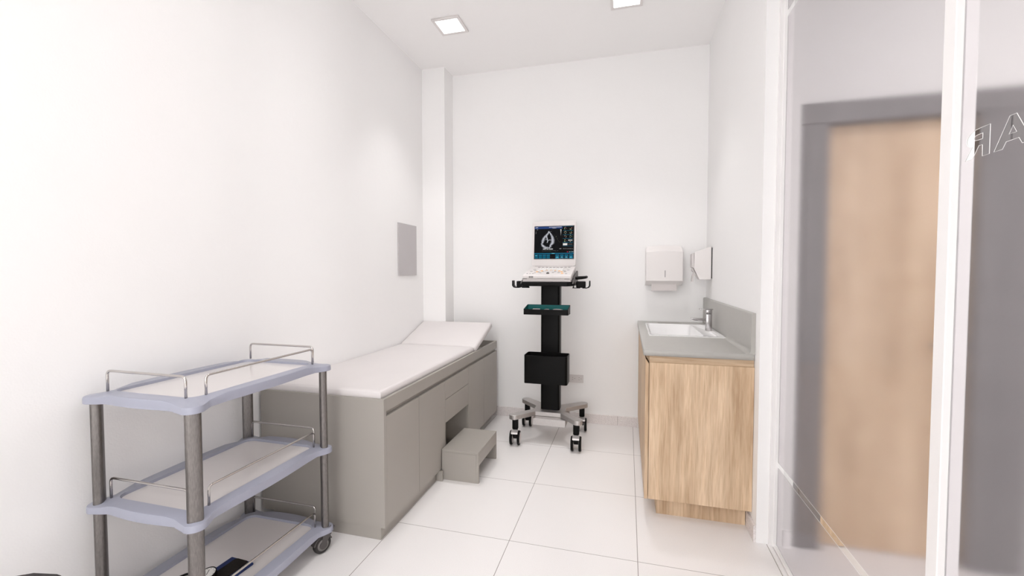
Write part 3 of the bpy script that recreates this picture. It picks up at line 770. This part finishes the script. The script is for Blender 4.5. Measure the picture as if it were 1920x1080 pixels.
# probe holders
def holder(x, s):
    bm = bmesh.new()
    bx(bm, *((x-.028, x+.042) if s > 0 else (x-.042, x+.05)), uy-.075, uy-.015, 1.212, 1.262, bev=.006)
    pts = [(x+s*.02, 1.207), (x+s*.052, 1.207), (x+s*.068, 1.212), (x+s*.078, 1.226), (x+s*.078, 1.266), (x+s*.071, 1.266), (x+s*.070, 1.230), (x+s*.062, 1.218), (x+s*.05, 1.213), (x+s*.02, 1.213)]
    if s < 0: pts = pts[::-1]
    prism(bm, pts, 'y', uy-.075, uy-.015)
    bx(bm, x-s*.055, x-s*.048, uy-.06, uy-.03, 1.207, 1.285); bx(bm, min(x-s*.058, x), max(x-s*.058, x), uy-.06, uy-.03, 1.207, 1.212)
    x2 = ux+s*.19
    bx(bm, min(x2, x-s*.05), max(x2, x-s*.05), uy-.052, uy-.038, 1.232, 1.246)
    obj('probe_holder', bm, M['black'], uc)
holder(ux+.240, 1); holder(ux-.222, -1)

# ------------------------------------------------------------------ portable ultrasound machine
un = thing('ultrasound_machine', 'white laptop-style ultrasound machine with a lit screen on the cart', 'ultrasound machine', (ux, uy, 1.26))
x0, x1 = ux-.187, ux+.187
yb = uy+.10; yf = uy-.185
def wedge(xa, xb, z0f, z0b, z1f, z1b, ya, yb_, bev, taper=0):
    bm = bmesh.new(); prism(bm, [(ya, z0f), (yb_, z0b), (yb_, z1b), (ya, z1f)], 'x', xa, xb)
    if bev: bmesh.ops.bevel(bm, geom=list(bm.edges), offset=bev, segments=3, affect='EDGES', profile=.5)
    return bm
obj('lower_case', wedge(x0+.002, x1-.002, 1.2585, 1.2585, 1.279, 1.318, yf-.002, yb, .004), M['machine_b'], un, smooth=40)
obj('keyboard_case', wedge(x0, x1, 1.2805, 1.3195, 1.309, 1.381, yf, yb, .006), M['machine'], un, smooth=40)
# keys lie on the sloping face: helper maps (u 0..1 across, v 0..1 front-to-back) to the slope
slope = math.atan2(.072, yb-yf)
def key(m, u, v, wu, wv, h=.0022):
    bm = bmesh.new()
    r = bmesh.ops.create_cube(bm, size=1)['verts']
    for k in r:
        xx = x0+(u+k.co.x*wu)*(x1-x0); vv = v+k.co.y*wv; yy = yf+vv*(yb-yf)
        k.co = Vector((xx, yy, 1.309+.072*vv+.0002+(k.co.z+.5)*h))
    obj('key', bm, m, un)
for i in range(10): key(M['key_w'], .28+i*.052, .66, .042, .14, .003)
for i in range(10): key(M['key_w'], .265+i*.054, .50, .040, .07, .003)
for i, u in enumerate((.22, .305, .39, .47, .55, .63, .71, .80, .88)): key(M['key_g'], u, .86, .05, .035)
for u, v, wu in ((.16, .62, .06), (.12, .40, .05), (.19, .47, .05), (.27, .54, .05), (.07, .17, .03), (.13, .17, .03), (.19, .17, .04), (.22, .24, .04), (.34, .24, .035), (.37, .40, .03), (.76, .54, .05), (.82, .45, .05), (.84, .36, .05), (.89, .54, .05), (.88, .17, .045), (.72, .26, .05), (.60, .27, .04), (.29, .33, .05), (.63, .38, .04)): key(M['key_g'], u, v, wu, .03)
for u, v in ((.25, .36), (.34, .45), (.43, .50), (.53, .52), (.62, .50), (.71, .45), (.77, .36), (.80, .19)): key(M['key_o'], u, v, .045, .065, .003)
bm = bmesh.new()
R = Matrix.Translation((x0+.50*(x1-x0), yf+.20*(yb-yf), 1.309+.072*.20-.003))
prof = [(.013*math.cos(a), .013*math.sin(a)) for a in [PI/2*i/6 for i in range(6)]]
lathe(bm, prof, 0, 0, n=20); bm.transform(R); obj('trackball', bm, M['dgrey'], un)
# vents on the front edge
bm = bmesh.new()
for i in range(30): bx(bm, x0+.115+i*.0062, x0+.1185+i*.0062, yf-.0004, yf+.002, 1.2855, 1.2885)
obj('vent_slots', bm, M['key_g'], un)
obj('latch_slot', B(x0-.002, x0+.034, yf-.0008, yf+.02, 1.2795, 1.2835), M['dgrey'], un); obj('latch_slot', B(x1-.05, x1-.012, yf-.0008, yf+.02, 1.2800, 1.2830), M['dgrey'], un)
# model lettering on the front edge
cu = D.curves.new('t', 'FONT'); cu.body = 'EX30'; cu.size = .017; cu.extrude = .0004; cu.offset = .0006
to = D.objects.new('t', cu); C.objects.link(to)
me = D.meshes.new_from_object(to.evaluated_get(bpy.context.evaluated_depsgraph_get())); D.objects.remove(to)
bm = bmesh.new(); bm.from_mesh(me)
for v in bm.verts: v.co = Vector((x0+.050+v.co.x*.9, yf-.0006-v.co.z, 1.2905+v.co.y*.9))
obj('model_lettering', bm, M['black'], un, 'dark model lettering EX30')
# lid
lz0, lz1 = 1.383, 1.758
lid_a = math.atan2(.035, lz1-lz0)
LW0, LW1 = ux-.177, ux+.189
Rl = Matrix.Translation((0, uy+.098, lz0)) @ Matrix.Rotation(-lid_a, 4, 'X')
bm = bmesh.new(); prism(bm, rrect(LW0, LW1, 0, lz1-lz0, .018, 6), 'y', 0, .018, bev=.003)
bm.transform(Rl)
ld = obj('screen_lid', bm, M['machine'], un, smooth=40)
bm = bmesh.new(); tube(bm, [(LW0+.03, uy+.104, lz0-.003), (LW1-.03, uy+.104, lz0-.003)], .008); obj('hinge', bm, M['machine_b'], un)
dx0, dx1, dz0, dz1 = ux-.1565, ux+.1705, .060, .331
bm = fill2d([[(dx0-.003, dz0-.003), (dx1+.004, dz0-.003), (dx1+.004, dz1+.003), (dx0-.003, dz1+.003)], [(dx0, dz0), (dx1, dz0), (dx1, dz1), (dx0, dz1)]], 0, .0022)
for v in bm.verts: v.co = Vector((v.co.x, -v.co.z-.0001, v.co.y))
bm.transform(Rl); obj('screen_bezel', bm, M['mgrey'], ld)

# display image, computed per vertex
def seg_d(px, py, a, b):
    vx, vy = b[0]-a[0], b[1]-a[1]; L2 = vx*vx+vy*vy or 1e-9
    t = max(0, min(1, ((px-a[0])*vx+(py-a[1])*vy)/L2)); return math.hypot(px-a[0]-t*vx, py-a[1]-t*vy), t
strokes = [([(600, 110), (548, 190), (460, 275), (405, 360), (380, 440), (365, 505)], [28, 30, 38, 46, 50, 34], .85),
           ([(515, 190), (528, 300), (548, 385), (570, 430), (548, 490)], [14, 22, 20, 14, 18], 1),
           ([(605, 95), (650, 150), (700, 230), (738, 320), (750, 420), (745, 500), (695, 565), (655, 620)], [28, 22, 32, 48, 62, 58, 42, 28], .85),
           ([(330, 540), (370, 600), (430, 650), (490, 682), (560, 680)], [20, 38, 46, 38, 26], .85),
           ([(610, 690), (650, 665), (700, 655)], [24, 20, 10], .9),
           ([(570, 430), (620, 395), (690, 405)], [10, 8, 14], .9), ([(430, 395), (490, 380), (545, 400)], [10, 8, 8], .6),
           ([(600, 95), (596, 110)], [26, 26], 1.0), ([(676, 88), (677, 90)], [9, 9], .9)]
from mathutils import noise as mn
rnd = random.Random(3)
rects = []   # (zoom-pixel rect in a 1453x1207 frame) colour
TEAL = lin(8, 92, 118); TEAL2 = lin(12, 120, 150); BLUE = lin(38, 62, 115); WHT = lin(235, 235, 240); BK = lin(6, 5, 7)
NU, NV = 260, 216
def px2uv(px, py): return (px-1003.5)/74.0, (486-py)/61.5
R_ = []
def rect(u0, u1, v0, v1, c): R_.append((u0, u1, v0, v1, c))
rect(0, .715, .925, .995, BLUE)
for i in range(14): rect(.37+i*.023, .37+i*.023+.016, .965, .978, WHT)
for i in range(5): rect(.46+i*.02, .46+i*.02+.013, .937, .947, WHT)
rect(.02, .085, .955, .972, WHT); rect(.05, .085, .895, .905, lin(160, 160, 160))
for i in range(4): rect(.025+.004*i, .045, .78+i*.02, .79+i*.02, lin(120, 120, 120))
rect(.22, .475, .290, .312, lin(215, 215, 215)); rect(.30, .315, .285, .315, BK); rect(.365, .378, .285, .315, BK)
rect(.20, .55, .247, .251, lin(110, 110, 110)); rect(.58, .61, .247, .251, lin(110, 110, 110)); rect(.40, .41, .236, .244, lin(40, 150, 60))
rect(0, 1, .150, .180, lin(12, 100, 130)); rect(.45, .52, .160, .172, lin(110, 210, 225))
rect(0, 1, 0, .150, lin(4, 22, 34)); rect(.42, .52, 0, .143, BK)
for r_ in range(2):
    v0 = .075 if r_ == 0 else .012
    for u in (.012, .115, .218, .318): rect(u, u+.085, v0, v0+.055, TEAL)
    for u in (.545, .66, .775, .89): rect(u, u+.09, v0, v0+.055, TEAL2 if (r_ == 1 and u in (.545, .89)) else TEAL)
for u in (.57, .685, .80, .91): rect(u, u+.04, .045, .056, lin(150, 215, 225))
rect(.03, .07, .090, .104, lin(110, 200, 215))
for k, v in enumerate((.995, .865, .735, .620, .505, .392)): rect(.72, .975, v-.012, v, lin(16, 95, 120))
for k in range(4):
    for c in (0, 1):
        for j in range(7):
            a = rnd.random()*2*PI; cx = .785+c*.135+.022*math.cos(a); cy = .925-k*.125+.035*math.sin(a)
            rect(cx-.006, cx+.006, cy-.010, cy+.010, lin(130+rnd.randint(-40, 60), 120+rnd.randint(-40, 60), 115))
rect(.855, .965, .548, .575, lin(190, 190, 190)); rect(.73, .835, .412, .472, lin(235, 232, 228))
for i in range(12): rect(.86+i*.009, .865+i*.009, .435+.006*math.sin(i*2), .445+.006*math.sin(i*2), lin(150, 150, 150))
for i in range(24): rect(.73+i*.0105, .736+i*.0105, .300+.012*math.sin(i*1.6), .312+.012*math.sin(i*1.6), lin(150, 150, 150))
rect(.64, .69, .30, .315, lin(150, 150, 150)); rect(.832, .86, .195, .222, lin(190, 30, 70))
for u in (.885, .925, .965): rect(u, u+.02, .20, .218, lin(140, 190, 200))
for q in ((.515, .72), (.54, .66), (.55, .68), (.575, .62), (.585, .585), (.61, .54), (.64, .51)): rect(q[0], q[0]+.008, q[1], q[1]+.010, lin(110, 110, 90))
bm = bmesh.new(); col = bm.loops.layers.color.new('screen_image') if False else None
verts = [[bm.verts.new(Rl @ Vector((dx0+(dx1-dx0)*i/NU, -.0006, dz0+(dz1-dz0)*j/NV))) for i in range(NU+1)] for j in range(NV+1)]
for j in range(NV):
    for i in range(NU): bm.faces.new((verts[j][i], verts[j][i+1], verts[j+1][i+1], verts[j+1][i]))
cols = []
for j in range(NV+1):
    for i in range(NU+1):
        u, v = i/NU, j/NV; c = BK
        zx = (1003.5+u*74-1000)*19.63; zy = (486-v*61.5-430)*19.63
        if 0.12 < u < .62 and .2 < v < .93:
            val = 0
            for pts, ws, amp in strokes:
                for a, b, wa, wb in zip(pts[:-1], pts[1:], ws[:-1], ws[1:]):
                    d, t = seg_d(zx, zy, a, b); wd = wa+(wb-wa)*t
                    if d < wd*2.2: val = max(val, amp*max(0, min(1, 1.35-d/wd)))
            if val > 0:
                n = mn.noise(Vector((zx/38, zy/38, 1)))*.35+mn.noise(Vector((zx/14, zy/14, 5)))*.25
                val = max(0, min(1, val*(.80+n)))
            g = val**1.3; c = (g*.72+.002, g*.73+.002, g*.80+.003, 1)
        tw = .012*(1-(.90-v)/.22) if .68 < v < .90 else 0
        if tw and abs(u-.672) < tw: g = .75*(v-.66)/.24; c = (g, g, g, 1)
        for (u0, u1, v0, v1, cc) in R_:
            if u0 <= u <= u1 and v0 <= v <= v1: c = cc
        cols.append(c)
bm.verts.ensure_lookup_table()
me = D.meshes.new('screen_display'); bm.transform(Matrix.Translation(-ORG[un.name])); bm.to_mesh(me); bm.free()
at = me.color_attributes.new('screen_image', 'FLOAT_COLOR', 'POINT')
at.data.foreach_set('color', [x for c in cols for x in (c[0], c[1], c[2], 1)])
m = D.materials.new('lit_display'); m.use_nodes = True; b = m.node_tree.nodes['Principled BSDF']; b.inputs['Base Color'].default_value = (.004, .004, .004, 1); b.inputs['Roughness'].default_value = .3; b.inputs['Specular IOR Level'].default_value = .04
va = m.node_tree.nodes.new('ShaderNodeVertexColor'); va.layer_name = 'screen_image'
m.node_tree.links.new(va.outputs[0], b.inputs['Emission Color']); DISP = b
b.inputs['Emission Strength'].default_value = 1.0
me.materials.append(m)
o = D.objects.new('screen_display', me); C.objects.link(o); o.parent = ld; o['label'] = 'lit screen showing a grey heart scan over teal buttons'

# ------------------------------------------------------------------ light
WORLD = 7.2; SIDE = 40; LAMP = 6.5
w = D.worlds.new('daylight'); sc.world = w; w.use_nodes = True
bg = w.node_tree.nodes['Background']; bg.inputs[0].default_value = (1, .995, .99, 1); bg.inputs[1].default_value = WORLD
def portal(name, x0, x1):
    l = D.lights.new(name, 'AREA'); l.shape = 'RECTANGLE'; l.size = x1-x0; l.size_y = 2.75; l.energy = 1
    l.cycles.is_portal = True
    o = D.objects.new(name, l); C.objects.link(o); o.location = ((x0+x1)/2, YB-.10, 1.62); o.rotation_euler = (PI/2, 0, PI)
    # pointing +Y into the rooms
    o.rotation_euler = (-PI/2, 0, PI) if False else (PI/2, 0, 0)
    return o
for nm, a, b in (('window_portal_room', XN+.15, .6), ('window_portal_side', .8, XE-.15)):
    o = portal(nm, a, b); o.rotation_euler = (math.radians(90), 0, math.radians(180)); 
    # area lights shine along local -Z; choose the orientation facing +Y
    d = o.rotation_euler.to_matrix() @ Vector((0, 0, -1))
    if d.y < 0: o.rotation_euler = (math.radians(-90), 0, math.radians(180)); d = o.rotation_euler.to_matrix() @ Vector((0, 0, -1))
    if d.y < 0: o.rotation_euler = (math.radians(90), 0, 0)
def lamp(name, x, y, p, size=.17, spread=150):
    l = D.lights.new(name, 'AREA'); l.shape = 'SQUARE'; l.size = size; l.energy = p; l.spread = math.radians(spread); l.color = (1, .99, .985)
    o = D.objects.new(name, l); C.objects.link(o); o.location = (x, y, ZC-.014)
    return o
lamp('lamp_light', -1.286, 3.05, LAMP, spread=75); lamp('lamp_light', -.02, 3.05, LAMP, spread=75)
def added_panel(x, y, p, label):  # unseen ceiling panel, added to brighten the rooms
    t = thing('added_fill_panel', label, 'ceiling light', (x, y, ZC), 'added out-of-view ceiling fill panels')
    bm = fill2d([[(x-.31, y-.31), (x+.31, y-.31), (x+.31, y+.31), (x-.31, y+.31)], [(x-.29, y-.29), (x+.29, y-.29), (x+.29, y+.29), (x-.29, y+.29)]], ZC-.012, ZC-.0005)
    obj('light_frame', bm, M['disp'], t)
    obj('diffuser', B(x-.289, x+.289, y-.289, y+.289, ZC-.008, ZC-.001), M['lamp'], t, 'glowing diffuser of the added fill panel')
    lamp('added_panel_lamp', x, y, p, .57)
for y, q, pw in ((1.5, 'nearest the couch', 9), (-.1, 'overhead', 6), (-1.7, 'nearest the rear window', 50)): added_panel(-.6, y, pw, 'added out-of-view ceiling fill panel %s in the treatment room' % q)
for y, q in ((1.0, 'nearest the door'), (-1.2, 'nearest the rear window')): added_panel(1.95, y, SIDE, 'added out-of-view ceiling fill panel %s in the next room' % q)

# ------------------------------------------------------------------ camera
cam = D.cameras.new('camera'); co = D.objects.new('camera', cam); C.objects.link(co)
cam.sensor_width = 36; cam.lens = 811/1920*36; cam.clip_start = .02
Mw = Matrix(((0.96635487, -0.00919161, -0.25704821), (0.25721249, 0.03453316, 0.96573764), (0, 0.99936128, -0.03573548)))
X = Vector((Mw[0][0], Mw[1][0], Mw[2][0])); Yv = Vector((Mw[0][1], Mw[1][1], Mw[2][1])); F = Vector((Mw[0][2], Mw[1][2], Mw[2][2]))
co.matrix_world = Matrix(((X.x, Yv.x, -F.x, 0), (X.y, Yv.y, -F.y, 0), (X.z, Yv.z, -F.z, 1.33), (0, 0, 0, 1)))
sc.camera = co
sc.view_settings.view_transform = 'Standard'; sc.view_settings.look = 'None'; sc.view_settings.gamma = 1
sc.view_settings.use_curve_mapping = False
sc.view_settings.exposure = 0
cy = sc.cycles
cy.max_bounces = 10; cy.diffuse_bounces = 6; cy.glossy_bounces = 3; cy.transmission_bounces = 9; cy.use_adaptive_sampling = True; cy.adaptive_threshold = .05; cy.use_denoising = True
EXP = -1.24
sc.view_settings.exposure = EXP
DISP.inputs['Emission Strength'].default_value = 1.0/2**EXP
